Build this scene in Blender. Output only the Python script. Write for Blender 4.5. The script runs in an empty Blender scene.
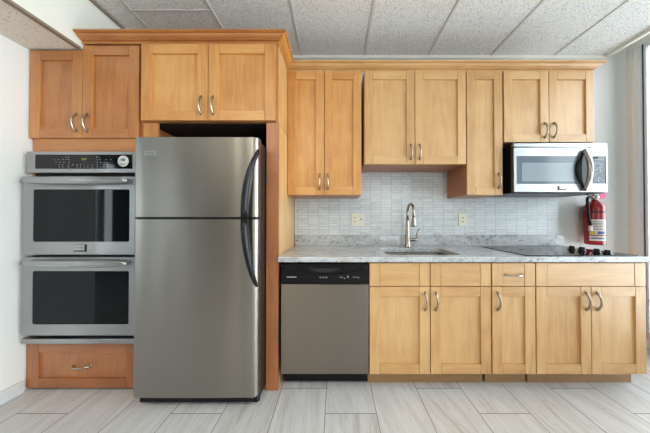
import bpy, bmesh, math, random
from mathutils import Vector, Matrix
random.seed(7)
S = 0.0254                      # everything below is measured in inches; wall face y = 0, floor z = 0
scene = bpy.context.scene
COL = scene.collection

# ------------------------------------------------------------------ camera, sky, light, exposure
cam_d = bpy.data.cameras.new('camera')
cam = bpy.data.objects.new('camera', cam_d)
COL.objects.link(cam)
cam_d.sensor_width = 36.0
cam_d.lens = 228.0 / 650.0 * 36.0
cam_d.shift_x = -11.0 / 650.0
cam_d.shift_y = -0.5 / 650.0
cam_d.clip_start = 0.02
cam.location = (0, -86.35 * S, 46.4 * S)
cam.rotation_euler = (math.radians(90.5), 0, 0)
scene.camera = cam

world = bpy.data.worlds.new('sky')
scene.world = world
world.use_nodes = True
bg = world.node_tree.nodes['Background']
bg.inputs[0].default_value = (0.83, 0.94, 1.0, 1)
bg.inputs[1].default_value = 4.0

scene.cycles.caustics_reflective = False
scene.cycles.caustics_refractive = False
scene.cycles.sample_clamp_indirect = 4.0
scene.cycles.use_denoising = True
scene.cycles.denoiser = 'OPENIMAGEDENOISE'
scene.cycles.denoising_input_passes = 'RGB_ALBEDO_NORMAL'
scene.cycles.denoising_prefilter = 'ACCURATE'

scene.view_settings.view_transform = 'Standard'
scene.view_settings.look = 'None'
scene.view_settings.gamma = 1.0
scene.view_settings.use_curve_mapping = False
scene.view_settings.exposure = 1.12


def window_portal(name, loc, size, rot):
    d = bpy.data.lights.new(name, 'AREA')
    d.shape = 'RECTANGLE'
    d.size, d.size_y = size[0] * S, size[1] * S
    d.cycles.is_portal = True
    o = bpy.data.objects.new(name, d)
    o.location = Vector(loc) * S
    o.rotation_euler = rot
    COL.objects.link(o)


window_portal('daylight_right', (113.5, -98, 57), (186, 106), (math.radians(90), 0, math.radians(90)))
window_portal('daylight_rear', (78, -232, 55), (40, 90), (math.radians(90), 0, 0))  # guides sky light through the added rear window


# added warm fill light just under the hung ceiling, unseen behind the camera
d = bpy.data.lights.new('added_warm_fill', 'AREA')
d.shape = 'RECTANGLE'
d.size, d.size_y = 46 * S, 22 * S
d.energy = 20.0
d.color = (1.0, 0.88, 0.72)
o = bpy.data.objects.new('added_warm_fill', d)
o.location = Vector((-36, -118, 107.6)) * S
COL.objects.link(o)


# ------------------------------------------------------------------ materials
def lin(r, g, b):
    f = lambda c: (c / 255 / 12.92) if c / 255 <= 0.04045 else ((c / 255 + 0.055) / 1.055) ** 2.4
    return (f(r), f(g), f(b), 1.0)


class NT:
    def __init__(self, name):
        self.m = bpy.data.materials.new(name)
        self.m.use_nodes = True
        self.t = self.m.node_tree
        self.b = self.t.nodes['Principled BSDF']
        self.out = self.t.nodes['Material Output']

    def n(self, kind, **kw):
        nd = self.t.nodes.new(kind)
        for k, v in kw.items():
            setattr(nd, k, v)
        return nd

    def put(self, sock, v):
        if isinstance(v, bpy.types.NodeSocket):
            self.t.links.new(v, sock)
        else:
            sock.default_value = v

    def math(self, op, a, b=0.0, c=0.0):
        nd = self.n('ShaderNodeMath', operation=op)
        for i, v in enumerate((a, b, c)):
            self.put(nd.inputs[i], v)
        return nd.outputs[0]

    def vmath(self, op, a, b):
        nd = self.n('ShaderNodeVectorMath', operation=op)
        self.put(nd.inputs[0], a)
        self.put(nd.inputs[1], b)
        return nd.outputs[0]

    def comb(self, x, y, z):
        nd = self.n('ShaderNodeCombineXYZ')
        for i, v in enumerate((x, y, z)):
            self.put(nd.inputs[i], v)
        return nd.outputs[0]

    def sep(self, v):
        nd = self.n('ShaderNodeSeparateXYZ')
        self.put(nd.inputs[0], v)
        return nd.outputs

    def noise(self, vec, scale, detail=4.0, rough=0.55, dist=0.0, col=False):
        nd = self.n('ShaderNodeTexNoise')
        self.put(nd.inputs['Vector'], vec)
        nd.inputs['Scale'].default_value = scale
        nd.inputs['Detail'].default_value = detail
        nd.inputs['Roughness'].default_value = rough
        nd.inputs['Distortion'].default_value = dist
        return nd.outputs['Color' if col else 'Fac']

    def ramp(self, fac, stops, interp='LINEAR'):
        nd = self.n('ShaderNodeValToRGB')
        cr = nd.color_ramp
        cr.interpolation = interp
        while len(cr.elements) < len(stops):
            cr.elements.new(0.5)
        for e, (p, c) in zip(cr.elements, stops):
            e.position = p
            e.color = c if len(c) == 4 else (*c, 1)
        self.put(nd.inputs[0], fac)
        return nd.outputs[0]

    def mix(self, fac, a, b, mode='MIX'):
        nd = self.n('ShaderNodeMix', data_type='RGBA', blend_type=mode)
        self.put(nd.inputs['Factor'], fac)
        self.put(nd.inputs['A'], a) if False else None
        for s in nd.inputs:
            if s.name == 'A' and s.type == 'RGBA':
                self.put(s, a)
            if s.name == 'B' and s.type == 'RGBA':
                self.put(s, b)
        return [o for o in nd.outputs if o.type == 'RGBA'][0]

    def obj(self):
        return self.n('ShaderNodeTexCoord').outputs['Object']

    def bump(self, h, strength=0.2, dist=0.002):
        nd = self.n('ShaderNodeBump')
        nd.inputs['Strength'].default_value = strength
        nd.inputs['Distance'].default_value = dist
        self.put(nd.inputs['Height'], h)
        self.t.links.new(nd.outputs[0], self.b.inputs['Normal'])

    def base(self, v):
        self.put(self.b.inputs['Base Color'], v)

    def set(self, **kw):
        for k, v in kw.items():
            self.put(self.b.inputs[k.replace('_', ' ')], v)
        return self


def plain(name, c, rough=0.5, metal=0.0, **kw):
    t = NT(name)
    v = t.noise(t.obj(), 22.0, 3)
    c2 = tuple(x * 0.93 for x in c[:3]) + (1,)
    t.base(t.mix(v, c, c2))
    t.set(Roughness=rough, Metallic=metal, **kw)
    return t.m


def maple(name, c_lo, c_mid, c_hi, horiz):
    t = NT(name)
    at = t.n('ShaderNodeAttribute', attribute_name='board').outputs['Fac']
    rnd = t.n('ShaderNodeObjectInfo').outputs['Random']
    off = t.math('ADD', t.math('MULTIPLY', at, 31.7), t.math('MULTIPLY', rnd, 17.3))
    v = t.vmath('ADD', t.obj(), t.comb(off, off, off))
    st = (1.0, 9.0, 9.0) if horiz else (9.0, 9.0, 1.0)
    g = t.vmath('MULTIPLY', v, st)
    broad = t.noise(g, 1.3, 4, 0.5, 1.4)
    fine = t.noise(t.vmath('MULTIPLY', v, (3.0, 60.0, 60.0) if horiz else (60.0, 60.0, 3.0)), 2.0, 3, 0.5)
    cloud = t.noise(v, 6.0, 3, 0.5)
    f = t.math('ADD', t.math('MULTIPLY', broad, 0.42), t.math('MULTIPLY', fine, 0.30))
    f = t.math('ADD', f, t.math('MULTIPLY', cloud, 0.28))
    f = t.math('ADD', f, t.math('MULTIPLY', t.math('SUBTRACT', at, 0.5), 0.16))
    c = t.ramp(f, [(0.32, c_lo), (0.5, c_mid), (0.68, c_hi)])
    t.base(c)
    t.set(Roughness=t.math('ADD', 0.33, t.math('MULTIPLY', fine, 0.14)))
    t.b.inputs['Coat Weight'].default_value = 0.6
    t.b.inputs['Coat IOR'].default_value = 1.6
    t.b.inputs['Coat Roughness'].default_value = 0.5
    t.bump(fine, 0.05, 0.001)
    return t.m


HON = (lin(176, 126, 69), lin(196, 151, 93), lin(209, 168, 112))
AMB = (lin(156, 92, 40), lin(178, 113, 54), lin(192, 132, 70))
M = {}
M['honey_v'], M['honey_h'] = maple('honey_maple_upright', *HON, False), maple('honey_maple_level', *HON, True)
M['amber_v'], M['amber_h'] = maple('amber_maple_upright', *AMB, False), maple('amber_maple_level', *AMB, True)
GLD = (lin(180, 117, 50), lin(201, 142, 72), lin(213, 160, 92))
RUS_SHADE = (lin(138, 78, 36), lin(160, 96, 50), lin(176, 114, 64))  # browner maple; on carcasses and the low drawer it also stands for shade
M['gold_v'], M['gold_h'] = maple('golden_maple_upright', *GLD, False), maple('golden_maple_level', *GLD, True)
M['russet_shade_v'], M['russet_shade_h'] = maple('russet_shade_maple_upright', *RUS_SHADE, False), maple('russet_shade_maple_level', *RUS_SHADE, True)
GOLD, RUSSET_SHADE = (M['gold_v'], M['gold_h']), (M['russet_shade_v'], M['russet_shade_h'])
HONEY, AMBER = (M['honey_v'], M['honey_h']), (M['amber_v'], M['amber_h'])
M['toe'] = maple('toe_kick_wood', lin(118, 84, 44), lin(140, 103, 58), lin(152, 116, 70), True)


def steel(name, c, rough=0.28, aniso=0.75, wave=False):
    t = NT(name)
    o = t.obj()
    br = t.noise(t.vmath('MULTIPLY', o, (1.0, 1.0, 30.0)), 2.0, 1, 0.4)
    cl = t.noise(t.vmath('MULTIPLY', o, (3.0, 3.0, 1.2)), 2.0, 2, 0.5)
    lo = tuple(x * 0.97 for x in c[:3]) + (1,)
    t.base(t.mix(br, lo, c))
    r = t.math('ADD', rough - 0.02, t.math('MULTIPLY', br, 0.012))
    t.set(Metallic=1.0, Roughness=t.math('ADD', r, t.math('MULTIPLY', cl, 0.02)))
    t.b.inputs['Anisotropic'].default_value = aniso
    t.b.inputs['Anisotropic Rotation'].default_value = 0.25
    if wave:
        t.bump(t.noise(t.vmath('MULTIPLY', o, (9.0, 0.0, 0.8)), 1.0, 0, 0.5, 0.0), 0.5, 0.008)
    tn = t.n('ShaderNodeTangent', direction_type='RADIAL', axis='Z')
    t.t.links.new(tn.outputs[0], t.b.inputs['Tangent'])
    return t.m


M['steel'] = steel('brushed_stainless', lin(154, 150, 144), 0.325, 0.9, True)
M['steel_dw'] = steel('brushed_stainless_dishwasher', lin(140, 132, 124), 0.325, 0.9, True)
M['steel_oven'] = steel('brushed_stainless_oven', lin(166, 167, 168), 0.34, 0.6)
M['steel_bright'] = steel('pale_stainless', lin(186, 187, 189), 0.4, 0.4)
M['chrome'] = plain('satin_nickel', lin(182, 174, 162), 0.2, 1.0)
M['faucet'] = plain('brushed_nickel', lin(160, 153, 142), 0.25, 1.0)
M['sink'] = plain('sink_steel', lin(122, 119, 114), 0.2, 1.0)
M['black'] = plain('black_plastic', lin(9, 9, 11), 0.3, Specular_IOR_Level=0.25)
M['black_gloss'] = plain('black_glass', lin(5, 6, 7), 0.06, Specular_IOR_Level=0.35)
M['char'] = plain('charcoal_plastic', lin(14, 17, 22), 0.35, Specular_IOR_Level=0.35)
M['fridge_side'] = plain('dark_textured_side', lin(26, 22, 22), 0.5)
M['oven_glass'] = plain('tinted_oven_glass', lin(12, 16, 20), 0.03, Specular_IOR_Level=0.2)
M['mark'] = plain('pale_print', lin(165, 168, 170), 0.5)
M['seal_dark'] = plain('dark_gasket', lin(14, 14, 15), 0.6)
M['red'] = plain('red_enamel', lin(150, 17, 28), 0.25)
M['white_label'] = plain('white_paper_label', lin(226, 226, 222), 0.5)
M['yellow'] = plain('yellow_print', lin(214, 190, 50), 0.5)
M['blue'] = plain('blue_print', lin(70, 92, 130), 0.5)
M['greyprint'] = plain('grey_print', lin(120, 120, 122), 0.5)
M['pink'] = plain('pink_tag', lin(222, 40, 120), 0.5)
M['plate'] = plain('almond_plastic', lin(226, 222, 204), 0.35)
M['slot'] = plain('outlet_slot', lin(60, 56, 50), 0.5)
M['mw_glass'] = plain('grey_microwave_glass', lin(112, 122, 132), 0.12)
M['mw_screen'] = plain('pale_microwave_screen', lin(150, 160, 168), 0.15)
M['keypad'] = plain('grey_keypad', lin(96, 104, 112), 0.3)
M['brownedge'] = plain('brown_metal_edge', lin(140, 124, 108), 0.5)
M['frame_white'] = plain('white_aluminium', lin(222, 224, 226), 0.35)
M['frame_grey'] = plain('grey_aluminium', lin(228, 228, 224), 0.4)
M['gasket'] = plain('blue_grey_gasket', lin(52, 62, 78), 0.5)
M['tan_trim'] = plain('tan_casing', lin(228, 224, 215), 0.5)
M['grid'] = plain('ceiling_grid_metal', lin(210, 208, 203), 0.5)
M['white_trim'] = plain('white_trim_paint', lin(214, 216, 217), 0.4)
M['concrete'] = plain('pale_concrete', lin(190, 186, 178), 0.8)
M['rail'] = plain('dark_railing_paint', lin(58, 60, 62), 0.5)
M['recess_shade'] = plain('recess_shade_brown', lin(44, 30, 22), 0.8)  # shade above the refrigerator put into this colour
M['dark_door'] = plain('added_door_brown', lin(58, 44, 36), 0.5)
M['curtain'] = plain('slate_curtain', lin(86, 98, 108), 0.9)


def wall_paint(name, c):
    t = NT(name)
    o = t.obj()
    t.base(t.mix(t.noise(o, 1.3, 2), c, tuple(x * 0.97 for x in c[:3]) + (1,)))
    t.set(Roughness=0.7)
    t.bump(t.noise(o, 160, 3), 0.06, 0.001)
    return t.m


M['wall'] = wall_paint('warm_white_paint', lin(234, 234, 230))
M['wall_back'] = wall_paint('white_paint_toned_down', lin(211, 212, 208))  # same wall paint darkened where daylight makes it too bright
M['wall_cream'] = wall_paint('cream_paint', lin(230, 228, 218))
M['room'] = wall_paint('living_room_paint', lin(200, 196, 188))

# ceiling tile: pale grey with dark pin holes and fissures
t = NT('acoustic_tile')
o = t.obj()
sp = t.noise(o, 130, 2, 0.7)
f2 = t.noise(o, 75, 2, 0.6)
c = t.ramp(sp, [(0.30, lin(165, 163, 158)), (0.45, lin(230, 229, 225)), (0.70, lin(242, 241, 238))])
c = t.mix(t.ramp(f2, [(0.32, (0.8, 0.8, 0.8)), (0.39, (0, 0, 0))]), c, lin(175, 173, 168))
t.base(c)
t.set(Roughness=0.9)
t.bump(sp, 0.5, 0.003)
M['ceiling'] = t.m
t = NT('speckled_soffit_panel')
o = t.obj()
sp = t.noise(o, 70, 2, 0.6)
c = t.ramp(sp, [(0.28, lin(160, 140, 122)), (0.38, lin(226, 219, 208)), (0.8, lin(234, 228, 219))])
t.base(c)
t.set(Roughness=0.9)
t.bump(sp, 0.3, 0.002)
M['soffit_panel'] = t.m

# floor: 12 x 24 in porcelain tiles, one-third stagger, long grey-brown veins
t = NT('porcelain_floor_tile')
p = t.sep(t.vmath('MULTIPLY', t.n('ShaderNodeNewGeometry').outputs['Position'], (1 / S, 1 / S, 1 / S)))
u = t.math('DIVIDE', t.math('ADD', p[0], 2.6), 12.2)
ci = t.math('FLOOR', u)
fu = t.math('SUBTRACT', u, ci)
v = t.math('DIVIDE', t.math('ADD', t.math('ADD', p[1], 31.85), t.math('MULTIPLY', ci, 8.0)), 24.0)
ri = t.math('FLOOR', v)
fv = t.math('SUBTRACT', v, ri)
eu = t.math('MULTIPLY', t.math('MINIMUM', fu, t.math('SUBTRACT', 1.0, fu)), 12.2)
ev = t.math('MULTIPLY', t.math('MINIMUM', fv, t.math('SUBTRACT', 1.0, fv)), 24.0)
grout = t.math('LESS_THAN', t.math('MINIMUM', eu, ev), 0.085)
wn = t.n('ShaderNodeTexWhiteNoise', noise_dimensions='2D')
t.put(wn.inputs['Vector'], t.comb(ci, ri, 0.0))
r = t.sep(wn.outputs['Color'])
lx = t.math('ADD', p[0], t.math('MULTIPLY', r[0], 900.0))
slant = t.math('MULTIPLY', t.math('SUBTRACT', r[2], 0.35), 0.35)
lx = t.math('ADD', lx, t.math('MULTIPLY', p[1], slant))
ly = t.math('ADD', p[1], t.math('MULTIPLY', r[1], 700.0))
tv = t.comb(t.math('MULTIPLY', lx, 0.30), t.math('MULTIPLY', ly, 0.035), 0.0)
vein = t.noise(tv, 1.0, 6, 0.62, 1.6)
veinf = t.noise(t.comb(t.math('MULTIPLY', lx, 1.6), t.math('MULTIPLY', ly, 0.10), 0.0), 1.0, 4, 0.6, 1.0)
tone = t.math('MULTIPLY', t.math('SUBTRACT', r[1], 0.5), 0.10)
f = t.math('ADD', t.math('ADD', t.math('MULTIPLY', vein, 0.66), t.math('MULTIPLY', veinf, 0.34)), tone)
c = t.ramp(f, [(0.34, lin(170, 165, 159)), (0.46, lin(192, 191, 190)), (0.62, lin(203, 203, 203))])
thin = t.ramp(t.math('ABSOLUTE', t.math('SUBTRACT', vein, 0.5)), [(0.0, (1, 1, 1)), (0.012, (0, 0, 0))])
c = t.mix(t.math('MULTIPLY', thin, 0.35), c, lin(150, 138, 124))
c = t.mix(grout, c, lin(112, 108, 104))
t.base(c)
t.set(Roughness=t.math('ADD', 0.42, t.math('MULTIPLY', grout, 0.4)))
t.bump(t.math('SUBTRACT', 1.0, grout), 0.4, 0.001)
M['floor'] = t.m

# stacked marble mosaic: 1 x 4 in pieces
t = NT('stacked_marble_mosaic')
p = t.sep(t.vmath('MULTIPLY', t.n('ShaderNodeNewGeometry').outputs['Position'], (1 / S, 1 / S, 1 / S)))
u = t.math('DIVIDE', t.math('ADD', p[0], 14.46), 3.93)
v = t.math('DIVIDE', t.math('SUBTRACT', p[2], 40.0), 1.05)
iu, iv = t.math('FLOOR', u), t.math('FLOOR', v)
fu, fv = t.math('SUBTRACT', u, iu), t.math('SUBTRACT', v, iv)
eu = t.math('MULTIPLY', t.math('MINIMUM', fu, t.math('SUBTRACT', 1.0, fu)), 3.93)
ev = t.math('MULTIPLY', t.math('MINIMUM', fv, t.math('SUBTRACT', 1.0, fv)), 1.05)
gr = t.math('MAXIMUM', t.math('MULTIPLY', t.math('LESS_THAN', eu, 0.075), 0.9), t.math('MULTIPLY', t.math('LESS_THAN', ev, 0.055), 0.8))
wn = t.n('ShaderNodeTexWhiteNoise', noise_dimensions='2D')
t.put(wn.inputs['Vector'], t.comb(iu, iv, 0.0))
rr = t.sep(wn.outputs['Color'])
vn = t.noise(t.comb(t.math('ADD', t.math('MULTIPLY', p[0], 0.35), t.math('MULTIPLY', rr[0], 50.0)), t.math('MULTIPLY', p[2], 1.3), 0.0), 1.0, 4, 0.6, 1.2)
f = t.math('ADD', t.math('MULTIPLY', vn, 0.7), t.math('MULTIPLY', rr[1], 0.16))
c = t.ramp(f, [(0.28, lin(184, 192, 194)), (0.42, lin(206, 211, 212)), (0.62, lin(216, 220, 220))])
c = t.mix(gr, c, lin(158, 161, 160))
t.base(c)
t.set(Roughness=0.28)
t.bump(t.math('SUBTRACT', 1.0, gr), 0.3, 0.001)
M['mosaic'] = t.m

# pale granite with charcoal flecks and drifting veins
t = NT('pale_granite')
o = t.obj()
drift = t.noise(t.vmath('MULTIPLY', o, (1.0, 2.0, 2.0)), 4.0, 6, 0.68, 1.2)
mott = t.noise(o, 38.0, 5, 0.7, 0.4)
fleck = t.noise(t.vmath('MULTIPLY', o, (0.8, 1.2, 1.2)), 60.0, 4, 0.7, 0.6)
where = t.noise(t.vmath('MULTIPLY', o, (0.8, 1.6, 1.6)), 7.0, 4, 0.6, 1.2)
c = t.ramp(drift, [(0.34, lin(144, 145, 147)), (0.45, lin(178, 181, 183)), (0.56, lin(196, 200, 202)), (0.68, lin(176, 168, 158))])
c = t.mix(t.ramp(mott, [(0.32, (0.6, 0.6, 0.6)), (0.48, (0, 0, 0))]), c, lin(150, 146, 146))
fm = t.math('MULTIPLY', t.ramp(fleck, [(0.56, (0, 0, 0)), (0.62, (1, 1, 1))]), t.ramp(where, [(0.46, (0, 0, 0)), (0.56, (1, 1, 1))]))
c = t.mix(t.math('MULTIPLY', fm, 0.9), c, lin(64, 56, 58))
t.base(c)
t.set(Roughness=0.14)
M['granite'] = t.m

# clear window pane
t = NT('window_pane_glass')
tr = t.n('ShaderNodeBsdfTransparent')
gl = t.n('ShaderNodeBsdfGlossy')
gl.inputs['Roughness'].default_value = 0.0
fr = t.n('ShaderNodeFresnel')
fr.inputs['IOR'].default_value = 1.35
mx = t.n('ShaderNodeMixShader')
t.t.links.new(fr.outputs[0], mx.inputs[0])
t.t.links.new(tr.outputs[0], mx.inputs[1])
t.t.links.new(gl.outputs[0], mx.inputs[2])
t.t.links.new(mx.outputs[0], t.out.inputs['Surface'])
M['pane'] = t.m

t = NT('green_display')
t.base((0.01, 0.02, 0.005, 1))
t.b.inputs['Emission Color'].default_value = lin(160, 200, 40)
t.b.inputs['Emission Strength'].default_value = 0.2
M['display'] = t.m


# ------------------------------------------------------------------ mesh helpers
class MB:
    """Collects shapes (inches, world) and links them as ONE mesh object."""

    def __init__(self):
        self.v, self.f, self.mi, self.sm, self.bd, self.mats = [], [], [], [], [], []

    def _m(self, mat):
        if mat not in self.mats:
            self.mats.append(mat)
        return self.mats.index(mat)

    def add(self, vs, fs, mat, smooth=False, board=None):
        b = len(self.v)
        self.v += [tuple(x) for x in vs]
        k = self._m(mat)
        r = random.random() if board is None else board
        for f in fs:
            self.f.append([b + i for i in f])
            self.mi.append(k)
            self.sm.append(smooth)
            self.bd.append(r)
        return self

    def box(self, x0, x1, y0, y1, z0, z1, mat, board=None):
        vs = [(x, y, z) for z in (z0, z1) for y in (y0, y1) for x in (x0, x1)]
        return self.add(vs, [(0, 2, 3, 1), (4, 5, 7, 6), (0, 1, 5, 4), (2, 6, 7, 3), (0, 4, 6, 2), (1, 3, 7, 5)], mat, board=board)

    def prism(self, poly, axis, a0, a1, mat, smooth=False):
        """poly in the two other axes, extruded along axis; order (x,z) for 'y', (x,y) for 'z', (y,z) for 'x'."""
        def P(p, a):
            return {'x': (a, p[0], p[1]), 'y': (p[0], a, p[1]), 'z': (p[0], p[1], a)}[axis]
        n = len(poly)
        vs = [P(p, a0) for p in poly] + [P(p, a1) for p in poly]
        sides = [(i, (i + 1) % n, n + (i + 1) % n, n + i) for i in range(n)]
        self.add(vs, sides, mat, smooth)
        return self.add(vs, [tuple(range(n))[::-1], tuple(range(n, 2 * n))], mat)

    def lathe(self, c, prof, mat, axis=(0, 0, 1), seg=24, smooth=True, squash=1.0):
        """prof: (radius, height along axis)"""
        ax = Vector(axis).normalized()
        q = Vector((0, 0, 1)).rotation_difference(ax)
        vs, fs = [], []
        for r, h in prof:
            for i in range(seg):
                a = 2 * math.pi * i / seg
                vs.append(Vector(c) + q @ Vector((r * math.cos(a), r * math.sin(a) * squash, h)))
        for j in range(len(prof) - 1):
            for i in range(seg):
                k = (i + 1) % seg
                fs.append((j * seg + i, j * seg + k, (j + 1) * seg + k, (j + 1) * seg + i))
        fs.append(tuple(range(seg))[::-1])
        fs.append(tuple(range((len(prof) - 1) * seg, len(prof) * seg)))
        return self.add(vs, fs, mat, smooth)

    def tube(self, pts, rad, mat, seg=10, flat=(1.0, 1.0), up=(0, 0, 1)):
        """swept ellipse; rad a number or list; flat scales (side, up)"""
        P = [Vector(p) for p in pts]
        n = len(P)
        R = rad if isinstance(rad, (list, tuple)) else [rad] * n
        vs, fs = [], []
        for i, p in enumerate(P):
            d = (P[min(i + 1, n - 1)] - P[max(i - 1, 0)]).normalized()
            u0 = Vector(up)
            if abs(d.dot(u0)) > 0.97:
                u0 = Vector((0, 1, 0)) if abs(d.y) < 0.9 else Vector((1, 0, 0))
            s = d.cross(u0).normalized()
            w = s.cross(d).normalized()
            for k in range(seg):
                a = 2 * math.pi * k / seg
                vs.append(p + s * (math.cos(a) * R[i] * flat[0]) + w * (math.sin(a) * R[i] * flat[1]))
        for j in range(n - 1):
            for i in range(seg):
                k = (i + 1) % seg
                fs.append((j * seg + i, j * seg + k, (j + 1) * seg + k, (j + 1) * seg + i))
        fs.append(tuple(range(seg))[::-1])
        fs.append(tuple(range((n - 1) * seg, n * seg)))
        return self.add(vs, fs, mat, True)

    def build(self, name, parent=None, bevel=0.0, origin=None, seg=2):
        org = Vector(origin) if origin is not None else Vector((0, 0, 0))
        if parent is not None and origin is None:
            org = ROOT[parent.name]
        me = bpy.data.meshes.new(name)
        me.from_pydata([(Vector(p) - org) * S for p in self.v], [], self.f)
        for m in self.mats:
            me.materials.append(m)
        me.polygons.foreach_set('material_index', self.mi)
        me.polygons.foreach_set('use_smooth', self.sm)
        a = me.attributes.new('board', 'FLOAT', 'FACE')
        a.data.foreach_set('value', self.bd)
        bm = bmesh.new()
        bm.from_mesh(me)
        bmesh.ops.recalc_face_normals(bm, faces=bm.faces)
        bm.to_mesh(me)
        bm.free()
        o = bpy.data.objects.new(name, me)
        COL.objects.link(o)
        if bevel:
            md = o.modifiers.new('bevel', 'BEVEL')
            md.width = bevel * S
            md.segments = seg
            md.limit_method = 'ANGLE'
            md.angle_limit = math.radians(40)
        if parent is None:
            o.location = org * S
            ROOT[o.name] = org
        else:
            o.parent = parent
            if origin is not None:
                o.location = (org - ROOT[parent.name]) * S
            ROOT[o.name] = org
        return o


ROOT = {}


def tag(o, label, cat, group=None):
    o['label'], o['category'] = label, cat
    if group:
        o['group'] = group
    return o


def thing(name, loc, label, cat, group=None):
    o = bpy.data.objects.new(name, None)
    o.empty_display_size = 0.1
    COL.objects.link(o)
    o.location = Vector(loc) * S
    ROOT[o.name] = Vector(loc)
    return tag(o, label, cat, group)


def struct(o):
    o['kind'] = 'structure'
    return o


def arc(n, f):
    return [f(i / (n - 1)) for i in range(n)]


# ------------------------------------------------------------------ the room
H = 107.9
struct(MB().box(-205, 115, -236, 4, -4, 0, M['floor']).build('floor'))
struct(MB().box(-205, 102.7, -236, 4, H, H + 3, M['ceiling']).build('ceiling'))
struct(MB().box(-87.4, 115, 0, 4, 0, 114, M['wall_back']).build('wall_back'))
struct(MB().box(-87.4, -83.65, -46, 0, 0, H, M['wall']).build('wall_left', bevel=0.1))
w = MB()
w.box(111.2, 115, -194, 0, 109.5, 117, M['wall']).box(111.2, 115, -194, 0, 0, 3, M['wall'])
w.box(111.2, 115, -236, -194, 0, 117, M['wall'])
struct(w.build('wall_right'))
# raised pocket in front of the window wall, and the fascia that ends the hung ceiling
struct(MB().box(102.75, 115, -236, 4, 114, 117, M['wall']).box(102.75, 103.1, -236, -0.02, 107.0, 113.98, M['wall_cream']).build('ceiling_pocket'))
w = MB()
w.box(-205, -202, -236, -232, 0, H, M['room']).box(-190, -146, -236, -232, 0, H, M['room']).box(-98, 58, -236, -232, 0, H, M['room'])
w.box(-202, -190, -236, -232, 0, 8, M['room']).box(-202, -190, -236, -232, 98, H, M['room'])
w.box(-146, -98, -236, -232, 84, H, M['room']).box(98, 111.2, -236, -232, 0, 114, M['room'])
w.box(58, 98, -236, -232, 0, 10, M['room']).box(58, 98, -236, -232, 100, H, M['room'])
struct(w.build('wall_rear'))
w = MB().box(-146, -98, -236, -234.5, 0, 83.9, M['dark_door'])  # unseen dark door added to dim its reflection in the refrigerator
for zz in (8, 46):
    for xx in (-142, -120):
        w.box(xx, xx + 18, -234.6, -234.2, zz, zz + 32, M['dark_door'])
struct(w.build('added_dark_door', bevel=0.3))
w = MB()
w.box(-209, -205, -150, -42, 0, H, M['room']).box(-209, -205, -236, -224, 0, H, M['room'])
w.box(-209, -205, -224, -150, 0, 22, M['room']).box(-209, -205, -224, -150, 98, H, M['room'])
struct(w.build('wall_far_left'))
struct(MB().box(-205, -87.4, -46, -42, 0, H, M['room']).build('wall_side_room'))

# ceiling grid: main runners running away from the camera, cross tees, wall angle
g = MB()
for k in range(-1, 7):
    x = -60.7 + 23.88 * k
    if x < -70:
        continue
    g.box(x - 0.34, x + 0.34, -230, -0.9, H - 0.18, H, M['grid'])
for j in range(0, 5):
    for k in range(0, 6):
        x = -60.7 + 23.88 * k
        y = -19.3 - 47.75 * j - (0 if k % 2 == 0 else 23.9)
        if y < -225 or (k > 0 and y > -22):
            y = y - 47.75
        if y > -228:
            g.box(x + 0.35, x + 23.53, y - 0.34, y + 0.34, H - 0.18, H, M['grid'])
g.box(-69, 102.5, -0.85, -0.02, H - 1.1, H, M['wall_cream'])
g.box(101.8, 102.72, -230, -0.9, H - 0.9, H, M['wall_cream'])
g.box(-69.0, -68.3, -230, -0.9, H - 0.6, H, M['brownedge'])
struct(g.build('trim_1'))

# soffit over the left wall
s = MB()
s.box(-83.6, -69.2, -230, -0.02, 92.55, H - 0.02, M['wall_cream'])
s.box(-82.8, -70.3, -230, -24.95, 92.35, 92.54, M['soffit_panel'])
s.box(-70.3, -69.1, -230, -24.95, 92.2, 92.8, M['brownedge'])
s.box(-83.6, -82.9, -230, -24.95, 92.25, 92.54, M['wall_cream'])
struct(s.build('soffit'))

b = MB()
b.box(-83.62, -83.0, -46, -25.2, 0.02, 3.2, M['white_trim'])
b.box(-83.62, -82.85, -46, -25.2, 0.02, 0.7, M['white_trim'])
struct(b.build('baseboard_left', bevel=0.12))

# right-hand window wall
wn_ = MB()
wn_.box(110.6, 111.6, -1.7, -0.02, 3, 109.4, M['tan_trim'])
wn_.box(110.8, 113.4, -3.3, -1.72, 3, 109.4, M['frame_grey'])
wn_.box(111.0, 113.4, -3.85, -3.32, 3, 109.4, M['frame_white'])
wn_.box(111.3, 112.8, -4.25, -3.87, 3, 109.4, M['gasket'])
wn_.box(111.4, 113.2, -4.95, -4.27, 3, 109.4, M['frame_white'])
wn_.box(111.0, 113.8, -193.9, -4.97, 107.6, 109.45, M['frame_white'])
wn_.box(111.0, 113.8, -193.9, -4.97, 3.05, 5.2, M['frame_white'])
for y in (-66, -128, -192.5):
    wn_.box(111.0, 113.6, y - 1.2, y + 1.2, 5.22, 107.58, M['frame_grey'])
win = struct(wn_.build('window_1'))
MB().box(112.2, 112.4, -191, -5.0, 5.25, 107.55, M['pane']).build('pane', win)
wn_ = MB()  # unseen rear window, added and sized for frontal daylight
for x in (59, 78, 97):
    wn_.box(x - 1, x + 1, -235, -232.5, 10, 100, M['frame_white'])
wn_.box(58, 98, -235, -232.5, 10, 12, M['frame_white']).box(58, 98, -235, -232.5, 98, 100, M['frame_white'])
win2 = struct(wn_.build('added_rear_window'))
MB().box(59, 97, -234, -233.8, 12, 98, M['pane']).build('pane', win2)
wn_ = MB()
wn_.box(-208.5, -205.5, -169, -164, 22, 98, M['frame_grey']).box(-208.5, -205.5, -196, -194, 22, 98, M['frame_white'])
wn_.box(-208.5, -205.5, -224, -222, 22, 98, M['frame_white']).box(-208.5, -205.5, -152, -150, 22, 98, M['frame_white'])
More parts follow.
